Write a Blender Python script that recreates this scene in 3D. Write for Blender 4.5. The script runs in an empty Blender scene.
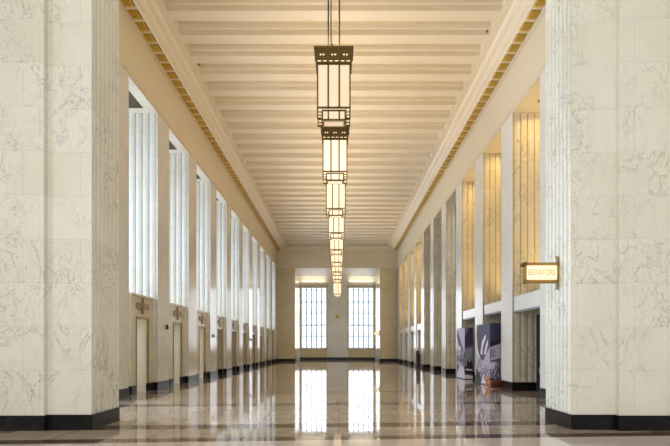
import bpy, bmesh, math, random
from mathutils import Vector, Matrix
random.seed(7)
C = bpy.context.scene.collection
sc = bpy.context.scene
R = math.radians

# ------------------------------------------------------------------ dimensions (metres)
H_EYE = 1.44
F = 540.0
XL, XR = -6.07, 5.83            # hall planes of the two rows of piers
XC = (XL + XR) / 2
BAY = 3.73
D1 = 18.10                      # near face of the pier called k = 0
PW = 1.25                       # pier width along the hall
PD = 1.25                       # pier depth across the hall
TOP = 9.29                      # underside of the entablature
COR = 11.04                     # cornice soffit
YN, YF, YE = 9.41, 53.6, 61.0   # near screen, far wall, end wall
BASE = 0.262
def near(k): return D1 + BAY * k

# ------------------------------------------------------------------ node helpers
def new_mat(name):
    m = bpy.data.materials.new(name); m.use_nodes = True
    nt = m.node_tree; nt.nodes.clear()
    out = nt.nodes.new('ShaderNodeOutputMaterial')
    b = nt.nodes.new('ShaderNodeBsdfPrincipled')
    nt.links.new(b.outputs[0], out.inputs[0])
    return m, nt, b, out
def lk(nt, a, b): nt.links.new(a, b)
def setin(nt, sock, v):
    if isinstance(v, bpy.types.NodeSocket): nt.links.new(v, sock)
    else: sock.default_value = v
def mth(nt, op, a, b=None, c=None, clamp=False):
    n = nt.nodes.new('ShaderNodeMath'); n.operation = op; n.use_clamp = clamp
    setin(nt, n.inputs[0], a)
    if b is not None: setin(nt, n.inputs[1], b)
    if c is not None: setin(nt, n.inputs[2], c)
    return n.outputs[0]
def mix(nt, f, a, b, mode='MIX'):
    n = nt.nodes.new('ShaderNodeMix'); n.data_type = 'RGBA'; n.blend_type = mode
    setin(nt, n.inputs[0], f)
    for i, v in ((6, a), (7, b)):
        if isinstance(v, bpy.types.NodeSocket): nt.links.new(v, n.inputs[i])
        else: n.inputs[i].default_value = (*v, 1) if len(v) == 3 else v
    return n.outputs[2]
def pos(nt):
    g = nt.nodes.new('ShaderNodeNewGeometry')
    s = nt.nodes.new('ShaderNodeSeparateXYZ'); nt.links.new(g.outputs['Position'], s.inputs[0])
    return g.outputs['Position'], s.outputs[0], s.outputs[1], s.outputs[2]
def noise(nt, vec, scale, detail=4, rough=.55, dist=0):
    n = nt.nodes.new('ShaderNodeTexNoise'); n.inputs['Scale'].default_value = scale
    n.inputs['Detail'].default_value = detail; n.inputs['Roughness'].default_value = rough
    n.inputs['Distortion'].default_value = dist
    if vec is not None: nt.links.new(vec, n.inputs['Vector'])
    return n.outputs['Fac']
def smooth(nt, v, a, b):
    n = nt.nodes.new('ShaderNodeMapRange'); n.interpolation_type = 'SMOOTHSTEP'
    setin(nt, n.inputs[0], v); n.inputs[1].default_value = a; n.inputs[2].default_value = b
    return n.outputs[0]
def linejoint(nt, v, period, offset, half):
    """1 on thin lines every period"""
    a = mth(nt, 'SUBTRACT', v, offset)
    a = mth(nt, 'DIVIDE', a, period)
    a = mth(nt, 'FRACT', a)
    a = mth(nt, 'SUBTRACT', a, .5); a = mth(nt, 'ABSOLUTE', a)
    return mth(nt, 'GREATER_THAN', a, .5 - half / period)

def simple(name, col, rough=.5, metal=0, spec=.5, emit=None, es=0):
    m, nt, b, o = new_mat(name)
    b.inputs['Base Color'].default_value = (*col, 1); b.inputs['Roughness'].default_value = rough
    b.inputs['Metallic'].default_value = metal
    b.inputs['Specular IOR Level'].default_value = spec
    p, x, y, z = pos(nt)
    n = noise(nt, p, 6, 3)
    lk(nt, mix(nt, mth(nt, 'MULTIPLY', n, .25), col, tuple(c * .8 for c in col)), b.inputs['Base Color'])
    if emit:
        b.inputs['Emission Color'].default_value = (*emit, 1); b.inputs['Emission Strength'].default_value = es
    return m

def marble(name, base, tint, vein, rough=.16, vert=None, veinamt=.75, ymul=1.0, joint=.3):
    m, nt, b, o = new_mat(name)
    p, x, y, z = pos(nt)
    mp = nt.nodes.new('ShaderNodeMapping'); lk(nt, p, mp.inputs[0])
    mp.inputs['Scale'].default_value = (1, ymul, .62); mp.inputs['Rotation'].default_value = (.35, .5, .2)
    # every slab of stone gets its own piece of the veining
    row = mth(nt, 'FLOOR', mth(nt, 'DIVIDE', mth(nt, 'SUBTRACT', z, BASE), .758))
    cmb = nt.nodes.new('ShaderNodeCombineXYZ')
    lk(nt, mth(nt, 'MULTIPLY', row, 3.7), cmb.inputs[0]); lk(nt, mth(nt, 'MULTIPLY', row, 1.9), cmb.inputs[1])
    va = nt.nodes.new('ShaderNodeVectorMath'); va.operation = 'ADD'
    lk(nt, mp.outputs[0], va.inputs[0]); lk(nt, cmb.outputs[0], va.inputs[1]); v = va.outputs[0]
    n1 = noise(nt, v, 1.15, 9, .66, 1.5)
    r1 = mth(nt, 'ABSOLUTE', mth(nt, 'SUBTRACT', n1, .5))
    v1 = smooth(nt, r1, .010, 0.0)
    n2 = noise(nt, v, 3.3, 8, .66, 1.8)
    r2 = mth(nt, 'ABSOLUTE', mth(nt, 'SUBTRACT', n2, .52))
    v2 = smooth(nt, r2, .016, 0.0)
    msk = smooth(nt, noise(nt, v, .9, 2), .34, .60)
    cloud = smooth(nt, noise(nt, v, 1.1, 5, .6), .35, .7)
    c = mix(nt, mth(nt, 'MULTIPLY', cloud, .7), base, tint)
    c = mix(nt, mth(nt, 'MULTIPLY', mth(nt, 'MULTIPLY', v1, msk), veinamt), c, vein)
    c = mix(nt, mth(nt, 'MULTIPLY', mth(nt, 'MULTIPLY', v2, msk), veinamt * .5), c, vein)
    j = linejoint(nt, z, .758, BASE + .02, .003)
    if vert:
        off, w = vert
        even = mth(nt, 'FLOORED_MODULO', row, 2.0) if False else mth(nt, 'FRACT', mth(nt, 'MULTIPLY', row, .5))
        sh = mth(nt, 'MULTIPLY', even, w * .62)
        j2 = linejoint(nt, mth(nt, 'ADD', x, sh), w, off, .003)
        j = mth(nt, 'MAXIMUM', j, j2)
    c = mix(nt, mth(nt, 'MULTIPLY', j, joint), c, tuple(k * .45 for k in vein))
    lk(nt, c, b.inputs['Base Color'])
    b.inputs['Roughness'].default_value = rough
    b.inputs['Specular IOR Level'].default_value = .35
    return m

M = {}
M['marble'] = marble('veined white marble', (.79, .78, .73), (.74, .72, .66), (.42, .40, .34), veinamt=.5)
M['marble_slab'] = marble('veined marble slabs', (.80, .775, .675), (.72, .69, .575), (.33, .30, .22), rough=.3, vert=(XL, .93), veinamt=.85)
M['marble_veined'] = marble('gold-lit brown veined marble', (.70, .645, .50), (.60, .54, .39), (.27, .20, .10), veinamt=.95)
M['marble_warm'] = marble('buff marble', (.72, .62, .42), (.64, .54, .34), (.44, .36, .20), rough=.25)
M['marble_portal'] = marble('cream marble', (.74, .67, .50), (.66, .58, .40), (.42, .34, .20), rough=.25)
M['marble_gold'] = marble('honey veined marble', (.76, .66, .44), (.68, .56, .34), (.30, .22, .10), rough=.3)
M['marble_grey'] = marble('grey brown veined marble', (.62, .57, .49), (.52, .47, .40), (.26, .22, .18), rough=.2)

def black_stone():
    m, nt, b, o = new_mat('polished black stone')
    p, x, y, z = pos(nt)
    n = noise(nt, p, 9, 6)
    lk(nt, mix(nt, smooth(nt, n, .45, .75), (.004, .004, .004), (.016, .015, .015)), b.inputs['Base Color'])
    j = mth(nt, 'MAXIMUM', linejoint(nt, x, .93, XL, .004), 0.0)
    b.inputs['Roughness'].default_value = .3
    b.inputs['Specular IOR Level'].default_value = .22
    return m
M['black'] = black_stone()
M['plaster'] = simple('cream plaster', (.74, .655, .49), .55)
M['ceil'] = simple('ceiling plaster', (.81, .725, .585), .5)
M['coffer'] = simple('ceiling coffer plaster', (.70, .59, .42), .5)
M['gold'] = simple('gilded plaster', (.72, .45, .05), .4, .15)
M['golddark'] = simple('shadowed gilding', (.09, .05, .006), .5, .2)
M['bronze'] = simple('dark bronze', (.12, .068, .012), .5, .1, .25)
M['bronze_light'] = simple('weathered bronze', (.33, .245, .11), .4, .3)
M['rod'] = simple('blackened bronze', (.022, .016, .01), .6, 0, .2)
M['wood'] = simple('brown door', (.16, .09, .045), .35)
M['darkvoid'] = simple('dark bronze panel', (.075, .05, .022), .6)
M['steel'] = simple('grey painted metal', (.22, .24, .27), .4, .3)
M['white_frame'] = simple('window bar metal', (.10, .115, .15), .5, .2)
M['frame_tan'] = simple('cream window surround', (.72, .66, .50), .5)
M['panel'] = simple('yellow buff panel', (.72, .64, .38), .5)
M['red'] = simple('dark red lacquer', (.22, .025, .02), .35)
M['orange'] = simple('pale orange wood', (.75, .34, .18), .5)
M['darkred'] = simple('very dark red metal', (.035, .008, .01), .4)
M['white_plastic'] = simple('white plastic', (.8, .8, .78), .4)
M['red_plastic'] = simple('red plastic', (.16, .01, .01), .35)
M['purple'] = simple('print deep violet', (.045, .04, .11), .5)
M['lav'] = simple('print lavender', (.58, .53, .72), .5)
M['pale'] = simple('print pale lilac', (.86, .84, .95), .5)
M['ink'] = simple('print near black', (.015, .013, .03), .5)
M['mid'] = simple('print slate violet', (.20, .19, .32), .5)
M['greyblue'] = simple('print grey blue', (.30, .34, .45), .5)
M['facade'] = simple('pale facade outside', (.9, .92, .95), .8)  # near-white wall of the building opposite
M['ledge'] = simple('facade window bands', (.42, .47, .55), .6)
M['street'] = simple('street paving', (.5, .5, .5), .8)
M['ink_text'] = simple('sign lettering', (.10, .05, .02), .5)
def emis(name, col, s):
    m, nt, b, o = new_mat(name)
    e = nt.nodes.new('ShaderNodeEmission')
    p, x, y, z = pos(nt)
    n = noise(nt, p, 3, 2)
    lk(nt, mix(nt, n, col, tuple(c * .9 for c in col)), e.inputs[0]); e.inputs[1].default_value = s
    lk(nt, e.outputs[0], o.inputs[0])
    return m
def lampglass(name, s, k=1):
    m, nt, b, o = new_mat(name)
    p, x, y, z = pos(nt)
    n = noise(nt, p, 1.4, 2)
    b.inputs['Roughness'].default_value = .3
    lk(nt, mix(nt, n, (.75 * k, .66 * k, .5 * k), (.8 * k, .74 * k, .62 * k)), b.inputs['Base Color'])
    lk(nt, mix(nt, n, (1, .66, .36), (1, .84, .60)), b.inputs['Emission Color'])
    b.inputs['Emission Strength'].default_value = s
    return m
M['lamp'] = lampglass('lit lamp glass', .6, .42)
M['lamp_far'] = lampglass('brighter lit lamp glass', .85)
M['signlight'] = emis('lit sign face', (1, .86, .54), 1.2)

def glass():
    m, nt, b, o = new_mat('clear window glass')
    t = nt.nodes.new('ShaderNodeBsdfTransparent'); g = nt.nodes.new('ShaderNodeBsdfGlossy')
    g.inputs['Roughness'].default_value = .02
    fr = nt.nodes.new('ShaderNodeFresnel'); fr.inputs[0].default_value = 1.3
    ms = nt.nodes.new('ShaderNodeMixShader')
    lk(nt, mth(nt, 'MULTIPLY', fr.outputs[0], .6), ms.inputs[0]); lk(nt, t.outputs[0], ms.inputs[1]); lk(nt, g.outputs[0], ms.inputs[2])
    lk(nt, ms.outputs[0], o.inputs[0]); return m
M['glass'] = glass()
M['sign_gold'] = simple('aged gilt sign housing', (.30, .17, .03), .45, .2)

def floor_mat():
    m, nt, b, o = new_mat('polished marble floor')
    p, x, y, z = pos(nt)
    ys = mth(nt, 'SUBTRACT', y, mth(nt, 'MULTIPLY', x, .075))
    cmb = nt.nodes.new('ShaderNodeCombineXYZ'); lk(nt, x, cmb.inputs[0]); lk(nt, ys, cmb.inputs[1])
    bt = nt.nodes.new('ShaderNodeTexBrick'); lk(nt, cmb.outputs[0], bt.inputs[0])
    bt.offset = 0; bt.inputs['Scale'].default_value = 1
    bt.inputs['Brick Width'].default_value = 1.5; bt.inputs['Row Height'].default_value = 1.24
    bt.inputs['Mortar Size'].default_value = .012
    bt.inputs['Color1'].default_value = (.36, .27, .20, 1); bt.inputs['Color2'].default_value = (.50, .40, .31, 1)
    bt.inputs['Mortar'].default_value = (.25, .17, .12, 1)
    def band(a, bb):
        return mth(nt, 'MULTIPLY', mth(nt, 'GREATER_THAN', ys, a), mth(nt, 'LESS_THAN', ys, bb))
    n = noise(nt, p, 2.2, 7, .65, .8)
    c = mix(nt, mth(nt, 'MULTIPLY', smooth(nt, n, .4, .7), .4), bt.outputs[0], (.68, .60, .52))
    # pale apron of stone in front of the first strips
    c = mix(nt, mth(nt, 'LESS_THAN', ys, 8.36), c, (.66, .56, .50))
    dark = band(8.36, 8.72)
    for a, bb in ((9.68, 10.2), (13.4, 13.9), (17.1, 17.6), (20.9, 21.4), (24.6, 25.1), (28.3, 28.8), (32, 32.5), (35.8, 36.3)):
        dark = mth(nt, 'MAXIMUM', dark, band(a, bb))
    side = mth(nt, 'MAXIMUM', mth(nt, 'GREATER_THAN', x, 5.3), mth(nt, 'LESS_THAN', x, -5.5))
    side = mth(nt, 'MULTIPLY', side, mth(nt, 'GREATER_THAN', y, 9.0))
    dark = mth(nt, 'MAXIMUM', dark, mth(nt, 'MULTIPLY', side, .35))  # painted darkening along both sides, standing in for shade by the piers
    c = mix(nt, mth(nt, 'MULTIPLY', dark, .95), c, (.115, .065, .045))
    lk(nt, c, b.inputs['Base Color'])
    b.inputs['Roughness'].default_value = .045
    b.inputs['Specular IOR Level'].default_value = .75
    bp = nt.nodes.new('ShaderNodeBump'); bp.inputs['Strength'].default_value = .06; bp.inputs['Distance'].default_value = .006
    mp = nt.nodes.new('ShaderNodeMapping'); lk(nt, p, mp.inputs[0]); mp.inputs['Scale'].default_value = (1.4, .8, 1)
    lk(nt, noise(nt, mp.outputs[0], 2.2, 2, .5), bp.inputs['Height'])
    lk(nt, bp.outputs[0], b.inputs['Normal'])
    return m
M['floor'] = floor_mat()

# ------------------------------------------------------------------ mesh helpers
def box(bm, x0, x1, y0, y1, z0, z1, mi=0):
    vs = [bm.verts.new((x, y, z)) for z in (z0, z1) for x, y in ((x0, y0), (x1, y0), (x1, y1), (x0, y1))]
    fs = [(0, 3, 2, 1), (4, 5, 6, 7), (0, 1, 5, 4), (1, 2, 6, 5), (2, 3, 7, 6), (3, 0, 4, 7)]
    for f in fs:
        fc = bm.faces.new([vs[i] for i in f]); fc.material_index = mi
def prism(bm, pts, z0, z1, mi=0):
    lo = [bm.verts.new((x, y, z0)) for x, y in pts]; hi = [bm.verts.new((x, y, z1)) for x, y in pts]
    n = len(pts)
    bm.faces.new(list(reversed(lo))).material_index = mi; bm.faces.new(hi).material_index = mi
    for i in range(n):
        bm.faces.new([lo[i], lo[(i + 1) % n], hi[(i + 1) % n], hi[i]]).material_index = mi
def profile_y(bm, pts, y0, y1, mi=0):
    """closed profile in the XZ plane swept along Y"""
    a = [bm.verts.new((x, y0, z)) for x, z in pts]; c = [bm.verts.new((x, y1, z)) for x, z in pts]
    n = len(pts)
    bm.faces.new(a).material_index = mi; bm.faces.new(list(reversed(c))).material_index = mi
    for i in range(n):
        bm.faces.new([a[i], c[i], c[(i + 1) % n], a[(i + 1) % n]]).material_index = mi
def cyl(bm, p0, p1, r, seg=10, mi=0, r1=None):
    p0 = Vector(p0); p1 = Vector(p1); d = (p1 - p0).normalized(); r1 = r if r1 is None else r1
    u = d.orthogonal().normalized(); w = d.cross(u)
    A = [bm.verts.new(p0 + (u * math.cos(t) + w * math.sin(t)) * r) for t in [2 * math.pi * i / seg for i in range(seg)]]
    B = [bm.verts.new(p1 + (u * math.cos(t) + w * math.sin(t)) * r1) for t in [2 * math.pi * i / seg for i in range(seg)]]
    bm.faces.new(list(reversed(A))).material_index = mi; bm.faces.new(B).material_index = mi
    for i in range(seg):
        bm.faces.new([A[i], A[(i + 1) % seg], B[(i + 1) % seg], B[i]]).material_index = mi
def link(name, bm, mats, parent=None, bevel=0):
    bmesh.ops.recalc_face_normals(bm, faces=bm.faces)
    me = bpy.data.meshes.new(name); bm.to_mesh(me); bm.free()
    for m in (mats if isinstance(mats, (list, tuple)) else [mats]): me.materials.append(m)
    o = bpy.data.objects.new(name, me); C.objects.link(o)
    if parent is not None: o.parent = parent
    if bevel:
        md = o.modifiers.new('bevel', 'BEVEL'); md.width = bevel; md.segments = 2; md.limit_method = 'ANGLE'
    return o
def boxes(name, lst, mat, parent=None, bevel=0):
    bm = bmesh.new()
    for b in lst: box(bm, *b)
    return link(name, bm, mat, parent, bevel)
def tag(o, label, cat, group=None):
    o['label'] = label; o['category'] = cat
    if group: o['group'] = group
    return o
def thing(name, label, cat, loc=(0, 0, 0), group=None):
    o = bpy.data.objects.new(name, None); C.objects.link(o); o.location = loc; o.empty_display_size = .2
    return tag(o, label, cat, group)
def struct(o):
    o['kind'] = 'structure'; return o
def copy_tree(o, parent=None):
    c = o.copy(); C.objects.link(c)
    if parent is not None: c.parent = parent
    for ch in list(o.children): copy_tree(ch, c)
    return c
def area(name, loc, size, size_y, rot, power, col, spread=180):
    l = bpy.data.lights.new(name, 'AREA'); l.shape = 'RECTANGLE'; l.size = size; l.size_y = size_y
    l.energy = power; l.color = col; l.spread = R(spread)
    o = bpy.data.objects.new(name, l); C.objects.link(o); o.location = loc; o.rotation_euler = rot
    return o
ORD = ['first', 'second', 'third', 'fourth', 'fifth', 'sixth', 'seventh', 'eighth', 'ninth', 'tenth', 'eleventh', 'twelfth']

# ------------------------------------------------------------------ floor, walls, ceiling
struct(boxes('floor', [(-11, 11, -10, 66, -.3, 0)], M['floor']))
struct(boxes('ground', [(-60, 60, 66, 130, -.4, -.1)], M['street']))

WZ0, WZ1 = 1.0, 8.5        # side windows
WW = 2.3
bays = list(range(-1, 10))
XO = -9.6
lst = [(XO - .4, XO, YN + 1.2, YE, 0, WZ0), (XO - .4, XO, YN + 1.2, YE, WZ1, 12)]
edges = [YN + 1.2]
for k in bays:
    c = near(k) - (BAY - PW) / 2
    edges += [c - WW / 2, c + WW / 2]
edges.append(YE)
for i in range(0, len(edges), 2):
    if edges[i + 1] > edges[i]: lst.append((XO - .4, XO, edges[i], edges[i + 1], WZ0, WZ1))
struct(boxes('wall_left', lst, M['marble']))
XO2 = 9.0
struct(boxes('wall_right', [(XO2, XO2 + .4, YN + 1.2, YE, 0, 12)], M['marble']))

wn = 3
def make_window(idx, along, c, w, z0, z1, plane, nx, nz, frame_mat, barw, surround=.09):
    """window in a wall facing X (along='y') or facing Y (along='x')"""
    def bx(a0, a1, d0, d1, zz0, zz1):
        return (plane + d0, plane + d1, a0, a1, zz0, zz1) if along == 'y' else (a0, a1, plane + d0, plane + d1, zz0, zz1)
    root = boxes('window_%d' % idx, [bx(c - w / 2, c + w / 2, -.005, .005, z0, z1)], M['glass'])
    struct(root)
    fr = boxes('window_frame', [bx(c - w / 2, c - w / 2 + surround, -.06, .06, z0, z1), bx(c + w / 2 - surround, c + w / 2, -.06, .06, z0, z1),
                                bx(c - w / 2, c + w / 2, -.06, .06, z0, z0 + surround), bx(c - w / 2, c + w / 2, -.06, .06, z1 - surround, z1)], frame_mat, root)
    bars = []
    for i in range(1, nx):
        a = c - w / 2 + w * i / nx; bars.append(bx(a - barw / 2, a + barw / 2, -.04, .04, z0, z1))
    for i in range(1, nz):
        a = z0 + (z1 - z0) * i / nz; bars.append(bx(c - w / 2, c + w / 2, -.025, .025, a - barw * .22, a + barw * .22))
    boxes('glazing_bars', bars, M['white_frame'], root)
    return root
DAY = (.60, .77, 1.0)
for k in bays:
    c = near(k) - (BAY - PW) / 2
    make_window(wn, 'y', c, WW, WZ0, WZ1, XO - .2, 3, 8, M['frame_tan'], .05); wn += 1
    area('daylight', (XO - .7, c, (WZ0 + WZ1) / 2), WZ1 - WZ0, WW, (0, R(-90), 0), 900 if k == -1 else 330, DAY)

# screen at the near end: two broad piers and a lintel above the picture
def strips(L, n, margin, depth=.05, gw=.034, bulge=.012, seg=4):
    """(position along the face, depth into it): rounded strips parted by narrow grooves"""
    out = []; w = (L - 2 * margin) / n
    for i in range(n + 1):
        g = margin + i * w
        out += [(g - gw / 2, bulge), (g - gw * .2, depth), (g + gw * .2, depth), (g + gw / 2, bulge)]
        if i < n:
            for j in range(1, seg):
                t = j / seg
                out.append((g + gw / 2 + (w - gw) * t, bulge * (1 - math.sin(math.pi * t))))
    return out
def fluted(x0, x1, yface, n, depth, sign, margin=.05):
    s = 1 if x1 > x0 else -1
    return [(x0 + s * u, yface + sign * d) for u, d in strips(abs(x1 - x0), n, margin)]
def near_pier(side):
    xi = XC + side * 4.18; xs = XC + side * (4.18 + .77); xo = side * 9.6
    root = thing('marble_pier', ('broad white marble pier filling the left edge, black base below' if side < 0 else 'broad white marble pier filling the right edge, carrying the lit sign'), 'pillar', (0, 0, 0), 'broad piers framing the near end')
    y0, y1 = YN, YN + 1.16
    pts = [(xo, y0 - .12), (xs, y0 - .12), (xs, y0)]
    pts += [(xi, y0)]
    pts += [(xi + side * d, y0 + u) for u, d in strips(y1 - y0, 6, .06, .055, .055, .02)]
    pts += [(xi, y1), (xo, y1)]
    bm = bmesh.new(); prism(bm, pts, BASE, 11.99); link('shaft', bm, M['marble_slab'], root)
    e = .012
    pb = [(xo, y0 - .12 - e), (xs - side * e, y0 - .12 - e), (xs - side * e, y0 - e), (xi - side * e, y0 - e), (xi - side * e, y1 + e), (xo, y1 + e)]
    bm = bmesh.new(); prism(bm, pb, 0, BASE); link('base', bm, M['black'], root)
    # narrow polished fillet in the angle between the two planes
    return root
near_pier(-1); near_pier(1)
struct(boxes('trim_1', [(XC - 4.18, XC + 4.18, YN, YN + 1.16, TOP, 11.99)], M['marble']))

# ---------------- hall piers
def pier_mesh():
    bm = bmesh.new()
    pts = [(0, 0)]
    pts += fluted(0, PD, 0, 5, .03, 1)
    pts += [(PD, 0), (PD, PW)]
    pts += fluted(PD, 0, PW, 5, .03, -1)
    pts += [(0, PW)]
    prism(bm, pts, BASE, TOP)
    return bm
def pier_base_mesh():
    bm = bmesh.new(); e = .012
    box(bm, -e, PD, -e, PW + e, 0, BASE); return bm
protos = {}
def pier(side, k, label):
    root = thing('marble_pier', label, 'pillar', (XL if side < 0 else XR, near(k), 0), 'fluted piers lining the %s side' % ('left' if side < 0 else 'right'))
    key = (side, )
    if key not in protos:
        bm = pier_mesh(); bb = pier_base_mesh()
        if side < 0:
            for b in (bm, bb):
                for v in b.verts: v.co.x *= -1
        if side > 0:                    # right pier fluted ends: heavier veins, golden light put into the browner colour
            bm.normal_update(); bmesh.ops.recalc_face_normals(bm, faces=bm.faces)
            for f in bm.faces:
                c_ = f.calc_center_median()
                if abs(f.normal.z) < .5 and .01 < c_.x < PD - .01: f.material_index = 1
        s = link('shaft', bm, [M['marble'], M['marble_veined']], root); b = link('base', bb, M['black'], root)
        protos[key] = (s, b)
    else:
        s0, b0 = protos[key]
        s = s0.copy(); b = b0.copy()
        for o in (s, b): C.objects.link(o); o.parent = root
    return root, s
for k in range(-1, 10):
    n = ORD[k + 1]
    lab = ('narrow marble strip of pier directly behind the broad left pier' if k == -1 else
           'left fluted marble pier just beyond the %s doorway surround' % ORD[k])
    pier(-1, k, lab)
for k in range(-1, 10):
    if k == -1: lab = 'narrow marble pier directly behind the broad right pier, under the lit sign'
    elif k < 3: lab = ['right fluted marble pier at the near elevator doorway, golden above', 'right fluted marble pier rising behind the nearer violet display', 'right fluted marble pier rising behind the farther violet display'][k]
    elif k < 6: lab = ['grey-brown fluted right pier nearest the violet displays', 'middle of the three grey-brown fluted right piers', 'grey-brown fluted right pier beside the slim dark stand'][k - 3]
    else: lab = 'golden fluted right pier, %s beyond the slim dark stand' % ORD[k - 6]
    root, s = pier(1, k, lab)

# ---------------- entablatures and cornices
def entab(side, idx):
    x = XL if side < 0 else XR; s = side
    bm = bmesh.new()
    pts = [(x, TOP), (x + s * (PD + .1), TOP), (x + s * (PD + .1), 12), (x, 12)]
    profile_y(bm, pts, YN + 1.16, YF)
    # thin mouldings along the lower edge and under the cornice
    for z0, z1, o in ((TOP + .03, TOP + .10, .022), (TOP + .15, TOP + .18, .012), (COR - .16, COR - .1, .03), (COR - .1, COR, .06)):
        box(bm, min(x, x - s * o), max(x, x - s * o), YN + 1.16, YF, z0, z1)
    t = link('trim_%d' % idx, bm, M['plaster']); struct(t); return t
def cornice(side, idx):
    x = XL if side < 0 else XR; s = side
    q = lambda r: x - s * r                     # r metres in from the hall plane
    c1 = COR
    pts = [(q(0), c1), (q(.37), c1), (q(.40), c1 + .03), (q(.45), c1 + .05), (q(.45), c1 + .11), (q(.52), c1 + .14), (q(.6), c1 + .2),
           (q(.65), c1 + .21), (q(.65), c1 + .27), (q(.72), c1 + .30), (q(.78), c1 + .36), (q(1.0), c1 + .36), (q(1.0), 11.72), (q(0), 11.72)]
    bm = bmesh.new(); profile_y(bm, pts, YN + 1.16, YF)
    t = link('trim_%d' % idx, bm, M['ceil']); struct(t)
    # gilded fluted brackets under the soffit
    bm = bmesh.new(); L = .41; w = .29
    n = 4
    for i in range(n):
        a0 = -w / 2 + w * i / n; a1 = a0 + w / n * .62
        seg = 5
        prof = [(a0 + (a1 - a0) * j / seg, -.03 - .03 * math.sin(math.pi * j / seg)) for j in range(seg + 1)]
        prof = [(a0, 0)] + prof + [(a1, 0)]
        profile_y(bm, prof, -L / 2, L / 2, 0)
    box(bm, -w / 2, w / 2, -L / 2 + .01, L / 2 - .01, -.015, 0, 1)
    pitch = BAY / 6.4
    y = YN + 1.5; first = None; cnt = 0
    while y < YF - .3 and cnt < 100:
        if first is None:
            o = link('gilded_bracket', bm, [M['gold'], M['golddark']], t); first = o
        else:
            o = first.copy(); C.objects.link(o); o.parent = t
        o.location = (q(.205), y, c1); y += pitch; cnt += 1
    t.children[0]['label'] = 'gilded fluted bracket'
    for ch in t.children: ch['label'] = 'gilded fluted bracket'
ent_l = entab(-1, 2); ent_r = entab(1, 3); cornice(-1, 4); cornice(1, 5)

# hall ceiling with cross beams
CZ = COR + .36
ceil = struct(boxes('ceiling', [(XL - .2, XR + .2, YN + 1.165, YF + .5, 11.72, 12.1)], M['coffer']))
pitch = BAY / 3
y = 15.0; y -= pitch * 3
bx0, bx1 = XL + 1.0, XR - 1.0
bm = bmesh.new(); bw = .50
pts = [(-bw / 2, 0), (bw / 2, 0), (bw / 2, .16), (bw / 2 + .05, .2), (bw / 2 + .09, .32), (-bw / 2 - .09, .32), (-bw / 2 - .05, .2), (-bw / 2, .16)]
a = [bm.verts.new((bx0, p, z)) for p, z in pts]; c = [bm.verts.new((bx1, p, z)) for p, z in pts]
bm.faces.new(a); bm.faces.new(list(reversed(c)))
for i in range(len(pts)):
    bm.faces.new([a[i], c[i], c[(i + 1) % len(pts)], a[(i + 1) % len(pts)]])
first = None
while y < YF - .2:
    if first is None: o = first = link('beam', bm, M['ceil'], ceil)
    else: o = first.copy(); C.objects.link(o); o.parent = ceil
    o.location = (0, y, CZ); y += pitch
# flat margins of the ceiling beside the coffers and at the far end
boxes('cornice_far', [(XL + .3, XR - .3, YF - .35, YF, COR, COR + .12), (XL + .3, XR - .3, YF - .8, YF, COR + .12, COR + .36)], M['ceil'], ceil)
# aisle ceilings
struct(boxes('ceiling_left', [(XO, XL - PD - .1, YN + 1.18, YE, TOP, TOP + .3)], M['plaster']))
struct(boxes('ceiling_right', [(XR + PD + .1, XO2, YN + 1.18, YE, TOP, TOP + .3)], M['plaster']))
for k in range(-1, 10):
    y1 = near(k)
    boxes('dark_recess', [(XL - 1.3, XL - .34, y1 - 2.1, y1 - .38, TOP - .012, TOP + .02)], M['darkvoid'], ent_l)  # dark panel in place of the shaded opening in the soffit
    boxes('bay_soffit', [(XL - 1.34, XL - .001, y1 - 2.48, y1, TOP - .006, TOP + .01)], M['ceil'], ent_l)
    if k in (0, 1, 2, 6, 7, 8, 9):
        boxes('bay_soffit', [(XR + .001, XR + 1.34, y1 - 2.48, y1, TOP - .006, TOP + .01)], M['plaster'], ent_r)
# small sprinkler heads in the soffits and coffers
def sprinkler(x, y, z, lab):
    bm = bmesh.new(); cyl(bm, (0, 0, 0), (0, 0, -.02), .035, 12); cyl(bm, (0, 0, -.02), (0, 0, -.05), .012, 8); cyl(bm, (0, 0, -.05), (0, 0, -.056), .025, 10)
    o = link('sprinkler_head', bm, M['bronze']); o.location = (x, y, z); tag(o, lab, 'sprinkler')
sprinkler(XR + .55, near(0) - .9, TOP - .006, 'small dark sprinkler head in the nearest golden right soffit')
sprinkler(XR + .55, near(1) - .9, TOP - .006, 'small dark sprinkler head in the second golden right soffit')
sprinkler(XR + .55, near(2) - .9, TOP - .006, 'small dark sprinkler head in the third golden right soffit')
sprinkler(XR - 1.15, 17.0, CZ, 'small dark sprinkler head at the right edge of the beamed ceiling, near end')
sprinkler(XL + 1.15, 19.0, CZ, 'small dark sprinkler head at the left edge of the beamed ceiling')

# ---------------- far wall, vestibule and end wall
XA, XB = -4.32, 4.11
struct(boxes('wall_far', [(XL - 1.4, XA, YF, YF + 1.16, 0, TOP), (XB, XR + 1.4, YF, YF + 1.16, 0, TOP), (XL - 3.6, XL - 1.4, YF, YF + .3, 0, 12), (XR + 1.4, XO2, YF, YF + .3, 0, 12)], M['marble_warm']))
struct(boxes('trim_6', [(XL - 1.4, XR + 1.4, YF, YF + 1.16, TOP, 12)], M['plaster']))
struct(boxes('baseboard_far', [(XL - .1, XA + .012, YF - .012, YF + 1.16, 0, BASE), (XB - .012, XR + .1, YF - .012, YF + 1.16, 0, BASE)], M['black']))
struct(boxes('wall_vestibule_left', [(XA - .3, XA, YF + 1.16, YE, 0, 12)], M['marble']))
struct(boxes('wall_vestibule_right', [(XB, XB + .3, YF + 1.16, YE, 0, 12)], M['marble']))
struct(boxes('ceiling_vestibule', [(XA - .3, XB + .3, YF + 1.16, YE, TOP, TOP + .3)], M['ceil']))
w1 = (-4.18, -1.36); w2 = (1.13, 3.95); z0, z1 = 1.28, 8.16
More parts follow.
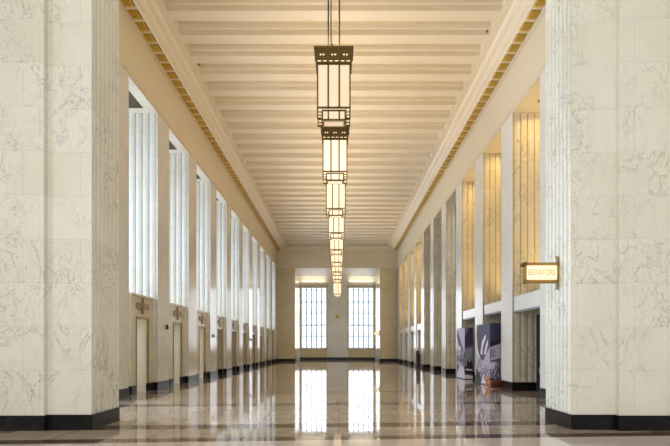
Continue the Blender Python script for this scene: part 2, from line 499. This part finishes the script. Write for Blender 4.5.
struct(boxes('wall_end', [(XA - .3, w1[0], YE, YE + .5, 0, 12), (w1[1], w2[0], YE, YE + .5, 0, 12), (w2[1], XB + .3, YE, YE + .5, 0, 12)] +
             [(w[0], w[1], YE, YE + .5, a, b) for w in (w1, w2) for a, b in ((0, z0), (z1, 12))], M['marble']))
struct(boxes('baseboard_end', [(XA, XB, YE - .02, YE, 0, BASE)], M['black']))
for i, w in enumerate((w1, w2)):
    c = (w[0] + w[1]) / 2
    r = make_window(1 + i, 'x', c, w[1] - w[0], z0, z1, YE + .2, 5, 8, M['frame_tan'], .10, .05)
    boxes('window_surround', [(w[0] - .14, w[0], YE - .06, YE + .02, z0 - .3, z1 + .12), (w[1], w[1] + .14, YE - .06, YE + .02, z0 - .3, z1 + .12),
                      (w[0] - .14, w[1] + .14, YE - .06, YE + .02, z1, z1 + .12)], M['frame_tan'], r)
    boxes('window_head', [(w[0] - .13, w[1] + .13, YE - .36, YE, z1 + .25, z1 + .48)], M['ceil'], r)
    boxes('window_sill', [(w[0] - .14, w[1] + .14, YE - .12, YE + .1, z0 - .12, z0)], M['marble_portal'], r)
    boxes('apron_panel', [(w[0], w[1], YE - .04, YE, BASE, z0 - .12)], M['panel'], r)
# gilt round ornament between the end windows
bm = bmesh.new()
cyl(bm, (0, 0, 0), (0, -.05, 0), .2, 24); cyl(bm, (0, -.05, 0), (0, -.09, 0), .13, 20)
for i in range(12):
    t = i * math.pi / 6
    cyl(bm, (.16 * math.cos(t), -.05, .16 * math.sin(t)), (.16 * math.cos(t), -.08, .16 * math.sin(t)), .025, 8)
o = link('round_ornament', bm, M['gold']); o.location = (-.11, YE + .001, 4.86)
tag(o, 'small round gilt ornament on the wall between the two end windows', 'ornament')
area('daylight', (w1[0] / 2 + w1[1] / 2, YE + .8, 4.7), 2.8, 6.8, (R(-90), 0, 0), 150, (.9, .95, 1))
area('daylight', (w2[0] / 2 + w2[1] / 2, YE + .8, 4.7), 2.8, 6.8, (R(-90), 0, 0), 150, (.9, .95, 1))
# hidden lights added over the end window heads to brighten wall and ceiling
for w in (w1, w2):
    area('ledge_fill', ((w[0] + w[1]) / 2, YE - .2, z1 + .52), 2.6, .3, (R(195), 0, 0), 14, (1, .92, .78), 175)
# building across the street
t = thing('building', 'pale building across the street seen through the end windows', 'building', (0, 95, -.1))
boxes('facade', [(-22, 22, 0, 8, 0, 26)], M['facade'], t)
bl = []
for i in range(13): bl.append((-22, 22, -.06, .02, 1.2 + 2.05 * i, 1.5 + 2.05 * i))
boxes('window_band', bl, M['ledge'], t)

# ---------------- rooms behind the camera
struct(boxes('wall_near_left', [(-10, -9.61, -10, 1.5, 0, 12), (-10, -9.61, 4.5, YN + 1.16, 0, 12), (-10, -9.61, 1.5, 4.5, 0, 1), (-10, -9.61, 1.5, 4.5, 9.5, 12)], M['marble']))
make_window(wn, 'y', 3.0, 3.0, 1, 9.5, -9.8, 4, 8, M['frame_tan'], .06); wn += 1  # unseen window and daylight added to brighten the right broad pier
area('daylight', (-10.4, 3.0, 5.2), 8.5, 3.0, (0, R(-90), 0), 640, (.68, .83, 1))
struct(boxes('wall_near_right', [(9.61, 10, -10, YN + 1.16, 0, 12)], M['marble']))
struct(boxes('ceiling_near', [(-9.6, 9.6, -10, YN + 1.16, 12, 12.3)], M['ceil']))
bw_ = [(-7.5, -4.5), (-1.5, 1.5), (4.5, 7.5)]
ed = [-9.6] + [v for w in bw_ for v in w] + [9.6]
struct(boxes('wall_back', [(-9.6, 9.6, -10.4, -10, 0, 1), (-9.6, 9.6, -10.4, -10, 9.5, 12)] + [(ed[i], ed[i + 1], -10.4, -10, 1, 9.5) for i in range(0, len(ed), 2)], M['marble']))
for w in bw_:
    make_window(wn, 'x', (w[0] + w[1]) / 2, 3.0, 1, 9.5, -10.2, 4, 8, M['frame_tan'], .06); wn += 1
    area('daylight', ((w[0] + w[1]) / 2, -10.8, 5.2), 3.0, 8.5, (R(90), 0, 0), 345, (1.0, .98, .93))

# ---------------- left doorway surrounds
def emblem(parent):
    bm = bmesh.new()
    x0, x1 = .0, .045
    box(bm, x0, x1, -.05, .05, -.19, .19); box(bm, x0, x1 + .02, -.08, .08, -.10, .10)
    for s in (-1, 1):
        for i, (l, z) in enumerate(((.44, .065), (.50, 0), (.44, -.065))):
            box(bm, x0, x1, min(s * .08, s * l), max(s * .08, s * l), z - .027, z + .027)
    cyl(bm, (x0, 0, .2), (x1, 0, .2), .05, 10); cyl(bm, (x0, 0, -.2), (x1, 0, -.2), .04, 10)
    return link('emblem', bm, M['bronze_light'], parent)
PX = XL - .14
def portal(label, openp):
    """origin at the pier's near face on the floor; extends towards the camera"""
    root = thing('doorway_surround', label, 'doorway', (0, 0, 0), 'marble doorway surrounds between the left piers')
    y0, y1 = -1.90, -.012; o0, o1 = -1.5, -.5; zt = 3.0; zo = 2.34; D = 1.05
    boxes('surround', [(-D, 0, y0, o0, BASE, zt), (-D, 0, o1, y1, BASE, zt), (-D, 0, o0, o1, zo, zt)], M['marble_portal'], root, .008)
    boxes('base', [(-D, .012, y0 - .01, o0 + .005, 0, BASE), (-D, .012, o1 - .005, y1, 0, BASE)], M['black'], root)
    boxes('cap', [(-D, .05, y0 - .04, y1, zt, zt + .035), (-D, .025, y0 - .02, y1, zt + .035, zt + .075)], M['marble_portal'], root)
    boxes('architrave', [(-.02, .02, o0 - .05, o0, BASE, zo + .05), (-.02, .02, o1, o1 + .05, BASE, zo + .05), (-.02, .02, o0, o1, zo, zo + .05)], M['bronze_light'], root)
    e = emblem(root); e.location = (.0, (o0 + o1) / 2 - .02, 2.72); e.scale = (1, 1.08, 1.05)
    if openp:
        boxes('lining', [(-D + .02, -.06, o1 - .03, o1, .0, zo), (-D + .02, -.06, o0, o0 + .03, .0, zo)], M['plaster'], root)
    else:
        d = boxes('door_leaf', [(-.36, -.30, o0, o1 - .5, 0, zo), (-.36, -.30, o1 - .49, o1, 0, zo)], M['wood'], root, .006)
        boxes('door_panel', [(-.30, -.29, o0 + .08, o1 - .58, .3, zo - .2), (-.30, -.29, o1 - .41, o1 - .08, .3, zo - .2)], M['bronze'], d)
        bm = bmesh.new(); cyl(bm, (-.26, o1 - .54, .95), (-.26, o1 - .54, 1.25), .014, 8); cyl(bm, (-.31, o1 - .54, 1.0), (-.26, o1 - .54, 1.0), .01, 6); cyl(bm, (-.31, o1 - .54, 1.2), (-.26, o1 - .54, 1.2), .01, 6)
        link('door_handle', bm, M['bronze_light'], d)
    return root
po = portal('x', True); pc = None
for k in range(0, 10):
    if k < 3:
        r = po if k == 0 else copy_tree(po)
    else:
        if pc is None: r = pc = portal('x', False)
        else: r = copy_tree(pc)
    r['label'] = ('nearest cream marble doorway surround on the left with bronze emblem, standing open' if k == 0 else
                  '%s cream marble doorway surround along the left side, %s' % (ORD[k], 'pale light in its opening' if k < 3 else 'brown doors inside') if k < 9 else
                  'farthest cream marble doorway surround on the left, against the end')
    r['group'] = 'marble doorway surrounds between the left piers'
    r.location = (PX, near(k), 0)

# wall devices on the left piers
def device(name, k, dy, z, mats, lab, cat):
    t = thing(name, lab, cat, (XL + .004, near(k) + dy, z))
    boxes('backplate', [(0, .02, -.06, .06, -.09, .09)], mats[0], t, .004)
    bm = bmesh.new(); box(bm, .02, .07, -.045, .045, -.07, .04); cyl(bm, (.02, 0, .055), (.06, 0, .055), .022, 10)
    link('cover', bm, mats[1], t)
device('fire_alarm', 0, .95, 2.14, (M['bronze'], M['red_plastic']), 'small dark red fire alarm on the left pier past the nearest doorway', 'alarm')
device('wall_box', 2, .55, 1.98, (M['steel'], M['steel']), 'small grey box on the left pier past the third doorway', 'wall box')
device('wall_box', 5, .55, 1.95, (M['steel'], M['bronze']), 'small dark box on the left pier past the sixth doorway', 'wall box')

# ---------------- right doorways (lintel walls with golden light above them)
GOLDL = (1, .69, .27)
def doorway(k, label, jamb=True, zl=2.64):
    y1 = near(k) - .012; y0 = near(k) - (BAY - PW) + .012
    root = thing('marble_doorway', label, 'doorway', (XR, y1, 0), 'lintelled doorways between the right piers')
    Y0 = y0 - y1; x0 = .04; x1 = .34
    boxes('lintel', [(x0, x1, Y0, 0, zl, 3.12)], M['marble'], root, .006)
    if jamb:
        j = .54
        boxes('jamb', [(x0, x1, -j, 0, BASE, zl)], M['marble'], root, .005)
        boxes('jamb', [(x0, x1, Y0, Y0 + j, BASE, zl)], M['marble'], root, .005)
        boxes('base', [(x0 - .012, x1, -j - .01, 0, 0, BASE), (x0 - .012, x1, Y0, Y0 + j + .01, 0, BASE)], M['black'], root)
        boxes('bronze_head', [(x0 + .05, x1 - .05, Y0 + j, -j, zl - .06, zl)], M['bronze'], root)
    else:
        boxes('bronze_head', [(x0 + .02, x0 + .1, Y0, 0, zl - .06, zl)], M['steel'], root)
    boxes('canopy', [(x1, PD, Y0, 0, 3.0, 3.08)], M['plaster'], root)
    boxes('spill_blocker', [(PD - .06, PD, Y0, 0, 3.08, TOP - .012)], M['plaster'], root)  # unseen panel added to keep the gold light out of the aisle
    area('uplight', (XR + .75, (y0 + y1) / 2, 3.25), .5, 2.0, (R(180), 0, 0), 22, GOLDL, 100)
    area('soffit_fill', (XR + .75, (y0 + y1) / 2, TOP - .03), .5, 1.6, (0, 0, 0), 24, GOLDL, 160)  # fill added under the soffit to even out the gold
    # shallow bronze trough that holds the lamps
    boxes('lamp_trough', [(.48, .52, Y0 + .2, -.2, 3.08, 3.2), (.98, 1.02, Y0 + .2, -.2, 3.08, 3.2), (.52, .98, Y0 + .2, -.2, 3.08, 3.1)], M['bronze_light'], root)
doorway(0, 'white marble doorway under the lit sign, nearest on the right', False)
doorway(1, 'wide marble opening behind the nearer violet display', False, 2.75)
doorway(2, 'wide marble opening behind the farther violet display', False, 2.75)
for i, k in enumerate((6, 7, 8, 9)):
    doorway(k, '%s small marble doorway beyond the slim dark stand, far right side' % ORD[i], True, 2.7)

# elevator fronts on the aisle wall behind the openings
def elevator(y0, y1, lab):
    t = thing('elevator_front', lab, 'elevator', (XO2, (y0 + y1) / 2, 0)); h = (y1 - y0) / 2
    boxes('frame', [(-.06, 0, -h, -h + .15, 0, 3.1), (-.06, 0, h - .15, h, 0, 3.1), (-.06, 0, -h + .15, h - .15, 2.9, 3.1)], M['bronze_light'], t)
    boxes('door_leaf', [(-.03, 0, -h + .15, -.01, 0, 2.9)], M['darkvoid'], t)
    boxes('door_leaf', [(-.03, 0, .01, h - .15, 0, 2.9)], M['darkvoid'], t)
t = boxes('fill_panel', [(-.3, .3, -2.5, 2.5, -.05, 0)], M['lamp_far']); t.location = (8.0, 25.5, TOP)  # unseen glowing panel and lamp added to brighten the passage
tag(t, 'long fill light added to brighten the passage behind the violet displays', 'fill light')
area('passage_fill', (8.0, 25.5, TOP - .08), .5, 4.8, (0, 0, 0), 90, (.92, .96, 1), 170)
elevator(26.9, 30.6, 'dark elevator front behind the nearer violet display')

# ---------------- display boxes with violet street pictures
def poly(bm, y, z, pts, mi, face, off):
    vs = []
    for u, v in pts:
        vs.append(bm.verts.new(face(u, v, off)))
    bm.faces.new(vs).material_index = mi
MI = [M['purple'], M['lav'], M['pale'], M['ink'], M['mid'], M['greyblue']]
def display(x0, x1, y0, y1, h, lab, art1, art2, seed):
    rnd = random.Random(seed)
    t = thing('display_box', lab, 'display', ((x0 + x1) / 2, (y0 + y1) / 2, 0), 'violet picture displays on the right')
    hx, hy = (x1 - x0) / 2, (y1 - y0) / 2
    boxes('box', [(-hx, hx, -hy, hy, .02, h)], M['purple'], t, .006)
    boxes('plinth', [(-hx + .03, hx - .03, -hy + .03, hy - .03, 0, .02)], M['ink'], t)
    def build(art, face, w, name):
        bm = bmesh.new(); off = [.002]
        def P(mi, *pts):
            vs = [bm.verts.new(face(u, v, off[0])) for u, v in pts]
            bm.faces.new(vs).material_index = mi; off[0] += .00035
        art(P, rnd)
        me = bpy.data.meshes.new(name); bm.to_mesh(me); bm.free()
        for m in MI: me.materials.append(m)
        o = bpy.data.objects.new(name, me); C.objects.link(o); o.parent = t
    # hall side: u runs from far (0) to near (1), v from floor to top
    build(art1, lambda u, v, o: (-hx - o, hy - 2 * hy * u, .03 + (h - .05) * v), 2 * hy, 'picture')
    build(art2, lambda u, v, o: (-hx + 2 * hx * u, -hy - o, .03 + (h - .05) * v), 2 * hx, 'picture')
def crowd(P, rnd, n, u0, u1, v0, v1, cols, s=.03):
    for i in range(n):
        u = rnd.uniform(u0, u1); v = rnd.uniform(v0, v1); a = s * rnd.uniform(.5, 1.3); b = s * rnd.uniform(.5, 1.6)
        P(rnd.choice(cols), (u - a, v - b), (u + a, v - b * .7), (u + a * .8, v + b), (u - a * .5, v + b * 1.1))
def art_a1(P, r):
    P(1, (0, 0), (1, 0), (1, 1), (0, 1))
    P(0, (0, 1), (.05, 1), (1, .48), (1, .40), (.35, .62), (0, .86))
    P(4, (0, .55), (.5, .62), (1, .42), (1, .1), (0, .2))
    P(2, (.2, .62), (.45, .66), (.6, .50), (.3, .42))
    P(2, (.1, .0), (1, 0), (.9, .22), (.35, .34))
    crowd(P, r, 60, .05, .95, .22, .55, [2, 3, 0, 5, 1, 4])
    P(3, (.05, .14), (.2, .12), (.25, .2), (.1, .24))
def art_a2(P, r):
    P(4, (0, 0), (1, 0), (1, 1), (0, 1))
    P(0, (0, .6), (1, .66), (1, 1), (.45, 1), (0, .8))
    P(5, (.05, .34), (.95, .38), (.95, .62), (.1, .58))
    P(3, (0, .1), (1, .08), (1, .3), (.7, .36), (.2, .34), (0, .26))
    P(2, (.1, .17), (.9, .16), (.9, .19), (.1, .20))
    crowd(P, r, 22, .1, .9, .28, .42, [3, 3, 2, 4])
    P(2, (0, 0), (1, 0), (1, .06), (0, .08))
def art_b1(P, r):
    P(0, (0, 0), (1, 0), (1, 1), (0, 1))
    P(1, (0, .2), (0, .80), (.12, .55), (.40, .38), (.62, .46), (1, .62), (1, .1))
    P(2, (.3, .5), (.42, .72), (.7, .84), (.74, .78), (.5, .62), (.45, .48))
    P(2, (.55, .5), (.72, .66), (.88, .76), (.86, .66), (.7, .5))
    P(0, (.42, .36), (.62, .44), (.6, .49), (.4, .42))
    P(2, (.06, .62), (.2, .46), (.34, .36), (.28, .34), (.04, .52))
    P(1, (.02, .22), (1, .22), (1, .52), (.7, .42), (.3, .38))
    P(4, (.3, .08), (.95, .1), (.95, .26), (.3, .26))
    P(2, (.35, 0), (1, 0), (.95, .1), (.5, .16))
    crowd(P, r, 50, .02, .95, .14, .38, [2, 3, 4, 1, 2])
    P(3, (0, 0), (.12, .02), (.1, .2), (0, .26))
def art_b2(P, r):
    P(0, (0, 0), (1, 0), (1, 1), (0, 1))
    P(3, (.0, .62), (1, .7), (1, .74), (0, .7))
    P(1, (.05, .40), (1, .44), (1, .68), (.05, .62))
    P(5, (.05, .44), (.5, .46), (.5, .6), (.05, .58))
    P(4, (0, .1), (1, .1), (1, .4), (0, .4))
    P(2, (.0, .26), (.6, .28), (.55, .38), (0, .36))
    crowd(P, r, 40, .05, .95, .08, .36, [3, 2, 1, 0, 3])
display(5.59, 5.95, 23.9, 25.52, 2.30, 'farther tall violet display box with street scene, left of the pair', art_a1, art_a2, 3)
display(5.58, 5.98, 19.9, 21.8, 2.32, 'nearer tall violet display box with curving road picture, beside the red bench', art_b1, art_b2, 5)
# dark picture panel in the nearest right doorway
def art_c(P, r):
    P(3, (0, 0), (1, 0), (1, 1), (0, 1))
    P(0, (.1, .5), (.9, .5), (.9, .95), (.1, .95))
    crowd(P, r, 30, .1, .9, .22, .6, [1, 2, 4, 5], .05)
display(6.5, 7.1, 17.62, 17.74, 2.5, 'dark picture panel standing inside the nearest right doorway', lambda P, r: P(3, (0, 0), (1, 0), (1, 1), (0, 1)), art_c, 9)

# low red bench and small orange stand
t = thing('low_bench', 'low dark red bench at the foot of the nearer violet display', 'bench', (5.83, 19.62, 0))
boxes('seat', [(-.30, .30, -.16, .16, .13, .22)], M['red'], t, .02)
boxes('skirt', [(-.27, .27, -.13, .13, .04, .13)], M['red'], t, .005)
for sx in (-1, 1):
    for sy in (-1, 1):
        boxes('leg', [(sx * .25 - .02, sx * .25 + .02, sy * .11 - .02, sy * .11 + .02, 0, .04)], M['ink'], t)
t = thing('folding_stand', 'small pale orange crossed stand left of the low red bench', 'stand', (5.42, 19.7, 0))
for s in (-1, 1):
    for yy in (-.08, .08):
        bm = bmesh.new(); cyl(bm, (-.09 * s, yy, 0.0), (.09 * s, yy, .36), .022, 8); link('leg', bm, M['orange'], t)
bm = bmesh.new(); cyl(bm, (-.09, -.1, .35), (-.09, .1, .35), .025, 8); link('top_rail', bm, M['orange'], t)
bm = bmesh.new(); cyl(bm, (.09, -.1, .35), (.09, .1, .35), .025, 8); link('top_rail', bm, M['orange'], t)

# slim dark stand
t = thing('waste_bin', 'slim dark red and black bin standing by the far right piers', 'bin', (5.60, 37.9, 0))
bm = bmesh.new(); box(bm, -.15, .15, -.15, .15, .05, 1.0); link('body', bm, M['darkred'], t, .015)
boxes('foot', [(-.17, .17, -.17, .17, 0, .05)], M['ink'], t)
bm = bmesh.new(); box(bm, -.16, .16, -.16, .16, 1.0, 1.05); box(bm, -.12, .12, -.12, .12, 1.05, 1.16); link('lid', bm, M['ink'], t, .01)
boxes('opening', [(.02, .14, -.162, -.158, 1.005, 1.045)], M['white_plastic'], t)

# ---------------- lanterns
def lantern(glassmat):
    root = thing('pendant_lantern', 'x', 'lamp', (0, 0, 0), 'bronze and glass lanterns hanging down the hall')
    # local z = 0 at bottom of lowest frame
    def ring(bm, h, z0, z1, t):
        box(bm, -h, h, -h, -h + t, z0, z1); box(bm, -h, h, h - t, h, z0, z1)
        box(bm, -h, -h + t, -h + t, h - t, z0, z1); box(bm, h - t, h, -h + t, h - t, z0, z1)
    zb = .205; zt = 1.056                    # body
    hb = .32
    # glass body and lower stage
    bm = bmesh.new(); box(bm, -hb + .025, hb - .025, -hb + .025, hb - .025, zb, zt); link('glass_body', bm, glassmat, root)
    hs = .23
    bm = bmesh.new(); box(bm, -hs + .015, hs - .015, -hs + .015, hs - .015, .012, zb); link('lower_glass', bm, glassmat, root)
    # body frame
    bm = bmesh.new()
    ring(bm, hb, zb, zb + .035, .02); ring(bm, hb, zt - .02, zt + .02, .02)
    for sx in (-1, 1):
        for sy in (-1, 1):
            x, y = sx * (hb - .012), sy * (hb - .012); box(bm, x - .013, x + .013, y - .013, y + .013, zb - .19, zt)
    for s in (-1, 1):
        m = .105
        for c in (-m, m):
            box(bm, c - .016, c + .016, min(s * hb, s * (hb - .024)), max(s * hb, s * (hb - .024)), zb, zt)
            box(bm, min(s * hb, s * (hb - .024)), max(s * hb, s * (hb - .024)), c - .016, c + .016, zb, zt)
    link('frame', bm, M['bronze'], root)
    # lower frame
    bm = bmesh.new()
    ring(bm, hs, 0, .03, .02); ring(bm, hs, zb - .03, zb, .02)
    for sx in (-1, 1):
        for sy in (-1, 1):
            x, y = sx * (hs - .012), sy * (hs - .012); box(bm, x - .013, x + .013, y - .013, y + .013, 0, zb)
    for s in (-1, 1):
        for c in (-.105, .105):
            box(bm, c - .014, c + .014, min(s * hs, s * (hs - .016)), max(s * hs, s * (hs - .016)), 0, zb)
            box(bm, min(s * hs, s * (hs - .016)), max(s * hs, s * (hs - .016)), c - .014, c + .014, 0, zb)
    link('lower_frame', bm, M['bronze'], root)
    # underside: bronze rim around a pale diffuser
    bm = bmesh.new()
    ring(bm, hs, -.012, .0, .045); link('rim', bm, M['bronze_light'], root)
    bm = bmesh.new(); box(bm, -hs + .045, hs - .045, -hs + .045, hs - .045, -.006, .008); link('diffuser', bm, glassmat, root)
    # stacked slats at the four corners
    for sx in (-1, 1):
        for sy in (-1, 1):
            bm = bmesh.new(); bg = bmesh.new()
            xa, xb = sorted((sx * (hs + .004), sx * (hb - .004))); ya, yb = sorted((sy * (hs + .004), sy * (hb - .004)))
            for z in (zb - .075, zb - .135, zb - .19):
                box(bm, xa, xb, ya, yb, z, z + .02)
            box(bm, xa, xa + .01, ya, ya + .01, zb - .19, zb)
            box(bg, xa + .012, xb - .012, ya + .012, yb - .012, zb - .185, zb)
            cs = link('corner_slats', bm, M['bronze'], root); link('corner_glass', bg, glassmat, cs)
    # cap with frieze
    hc = .375
    bm = bmesh.new()
    ring(bm, hc, zt + .27, zt + .32, .1)
    prof = [(.345, .02), (.345, .06), (.33, .08), (.33, .24), (.36, .27)]
    for s in range(4):
        c, sn = round(math.cos(s * math.pi / 2)), round(math.sin(s * math.pi / 2))
        for (h0, a), (h1, b) in zip(prof[:-1], prof[1:]):
            vs = [(-h0, -h0, zt + a), (h0, -h0, zt + a), (h1, -h1, zt + b), (-h1, -h1, zt + b)]
            bm.faces.new([bm.verts.new((x * c - y * sn, x * sn + y * c, z)) for x, y, z in vs])
    for x in (-.333, -.111, .111, .333):
        for s in (-1, 1):
            box(bm, x - .012, x + .012, min(s * .33, s * .348), max(s * .33, s * .348), zt + .03, zt + .27)
            box(bm, min(s * .33, s * .348), max(s * .33, s * .348), x - .012, x + .012, zt + .03, zt + .27)
    # underside shelf and top cross bars
    ring(bm, .345, zt + .005, zt + .02, .05)
    box(bm, -hc + .1, hc - .1, -.02, .02, zt + .29, zt + .31); box(bm, -.02, .02, -hc + .1, -.02, zt + .29, zt + .31); box(bm, -.02, .02, .02, hc - .1, zt + .29, zt + .31)
    for x in (-.107, .107): box(bm, x - .012, x + .012, -hc + .1, hc - .1, zt + .285, zt + .3)
    for x in (-.222, 0, .222):
        for d in (-.028, .028):
            for s in (-1, 1):
                box(bm, x + d - .014, x + d + .014, min(s * .325, s * .338), max(s * .325, s * .338), zt + .155, zt + .18, 1)
                box(bm, min(s * .325, s * .338), max(s * .325, s * .338), x + d - .014, x + d + .014, zt + .155, zt + .18, 1)
            for s in (-1, 1):
                dd = d * 1.9
                box(bm, x + dd - .032, x + dd + .032, min(s * .34, s * .348), max(s * .34, s * .348), zt + .036, zt + .05, 1)
                box(bm, min(s * .34, s * .348), max(s * .34, s * .348), x + dd - .032, x + dd + .032, zt + .036, zt + .05, 1)
    link('cap', bm, [M['bronze'], M['lamp_far']], root)
    for o in root.children_recursive:
        o.data.transform(Matrix.Scale(.62, 4, (0, 1, 0)))
    return root, zt
def rods(root, ztop, zt):
    for x in (-.107, .107):
        bm = bmesh.new(); cyl(bm, (x, 0, zt + .29), (x, 0, ztop), .014, 8); link('rod', bm, M['rod'], root)
    bm = bmesh.new(); box(bm, -.16, .16, -.05, .05, ztop - .03, ztop); link('ceiling_plate', bm, M['bronze'], root)
CXL = -.09
HB = H_EYE + 4.33
WARM = (1, .745, .45)
lproto = lantern(M['lamp'])
rods(lproto[0], 11.72 - HB, lproto[1])
fproto = lantern(M['lamp_far']); rods(fproto[0], 11.72 - HB, fproto[1])
lpos = [(10.46 + BAY * k, HB) for k in range(8)] + [(42.4, H_EYE + 3.93)]
for i, (yy, zz) in enumerate(lpos):
    if i == 0: r = lproto[0]
    elif i == 1: r = fproto[0]
    elif i < 8: r = copy_tree(fproto[0])
    else:
        l3 = lantern(M['lamp_far']); rods(l3[0], 11.72 - zz, l3[1]); r = l3[0]
    r.location = (CXL, yy, zz)
    r['label'] = ('nearest and largest bronze and glass lantern, hung on two long rods' if i == 0 else
                  'farthest and smallest lantern, hanging lowest before the end windows' if i == 8 else
                  '%s bronze and glass hanging lantern counted from the near end' % ORD[i])
    r['group'] = 'bronze and glass lanterns hanging down the hall'
    area('lantern_uplight', (CXL, yy, zz + 1.43), .5, .5, (R(180), 0, 0), 54, WARM, 175)

# ---------------- lit signs on brackets
def sign(x, y, z, lab):
    """board runs from the pier (x, local 0) towards the hall"""
    t = thing('hanging_sign', lab, 'sign', (x, y, z), 'lit ELEVATORS signs')
    W = .60; HH = .165; TK = .07
    boxes('housing', [(-W - .03, -.02, -TK, TK, HH - .035, HH + .02), (-W - .03, -.02, -TK, TK, -HH - .02, -HH + .035),
                      (-W - .03, -W + .005, -TK, TK, -HH, HH), (-.045, -.02, -TK, TK, -HH, HH)], M['sign_gold'], t, .006)
    bm = bmesh.new(); box(bm, -W, -.045, -TK + .012, TK - .012, -HH + .035, HH - .035); link('lit_face', bm, M['signlight'], t)
    bm = bmesh.new(); box(bm, -.022, 0, -.035, .035, -.30, .30); cyl(bm, (-.02, 0, .27), (-.02, 0, .31), .03, 10); cyl(bm, (-.02, 0, -.31), (-.02, 0, -.27), .03, 10)
    link('wall_bracket', bm, M['bronze_light'], t, .004)
    bm = bmesh.new(); cyl(bm, (-W - .03, -TK - .02, HH - .01), (-W - .03, TK + .02, HH - .01), .04, 12); cyl(bm, (-W - .02, 0, -HH - .02), (-W - .02, 0, -HH - .04), .02, 8)
    link('finial', bm, M['bronze'], t)
    cu = bpy.data.curves.new('lettering', 'FONT'); cu.body = 'ELEVATORS'; cu.size = .15; cu.extrude = .002; cu.offset = .002
    cu.align_x = 'CENTER'; cu.align_y = 'CENTER'; cu.space_character = 1.05
    tmp = bpy.data.objects.new('lettering', cu); C.objects.link(tmp)
    dg = bpy.context.evaluated_depsgraph_get(); dg.update()
    me = bpy.data.meshes.new_from_object(tmp.evaluated_get(dg)); bpy.data.objects.remove(tmp)
    me.materials.clear(); me.materials.append(M['ink_text'])
    ws = max(v.co.x for v in me.vertices) - min(v.co.x for v in me.vertices)
    o = bpy.data.objects.new('lettering', me); C.objects.link(o); o.parent = t
    o.rotation_euler = (R(90), 0, 0); o.location = (-W / 2 - .022, -TK + .009, 0); o.scale = (.48 / ws, 1, 1)
    return t
sign(XC + 4.18, 10.0, 2.81, 'lit ELEVATORS sign on gold bracket, jutting from the broad right pier')
sign(XB, YF + .4, 2.81, 'tiny lit sign far off beside the right end window')
area('sign_glow', (XC + 4.18 - .3, 9.9, 2.81), .5, .2, (R(90), 0, 0), 2, (1, .75, .4))

# ------------------------------------------------------------------ world, camera, view
w = bpy.data.worlds.new('World'); sc.world = w; w.use_nodes = True
bg = w.node_tree.nodes['Background']; bg.inputs[0].default_value = (.86, .93, 1, 1); bg.inputs[1].default_value = 2.6

cam = bpy.data.cameras.new('Camera'); co = bpy.data.objects.new('Camera', cam); C.objects.link(co)
co.location = (0, 0, H_EYE); co.rotation_euler = (R(90), 0, 0)
cam.sensor_width = 36; cam.lens = F / 670 * 36
cam.shift_x = -(338.5 - 335) / 670; cam.shift_y = (347 - 223) / 670
cam.clip_end = 300
sc.camera = co
vs = sc.view_settings
sc.display_settings.display_device = 'sRGB'
vs.view_transform = 'Standard'; vs.look = 'None'; vs.gamma = 1; vs.use_curve_mapping = False
vs.exposure = 0.27
cy = sc.cycles
cy.use_denoising = True; cy.max_bounces = 9; cy.diffuse_bounces = 5; cy.glossy_bounces = 4; cy.transparent_max_bounces = 8
cy.sample_clamp_indirect = 8; cy.use_adaptive_sampling = False; cy.caustics_reflective = False; cy.caustics_refractive = False
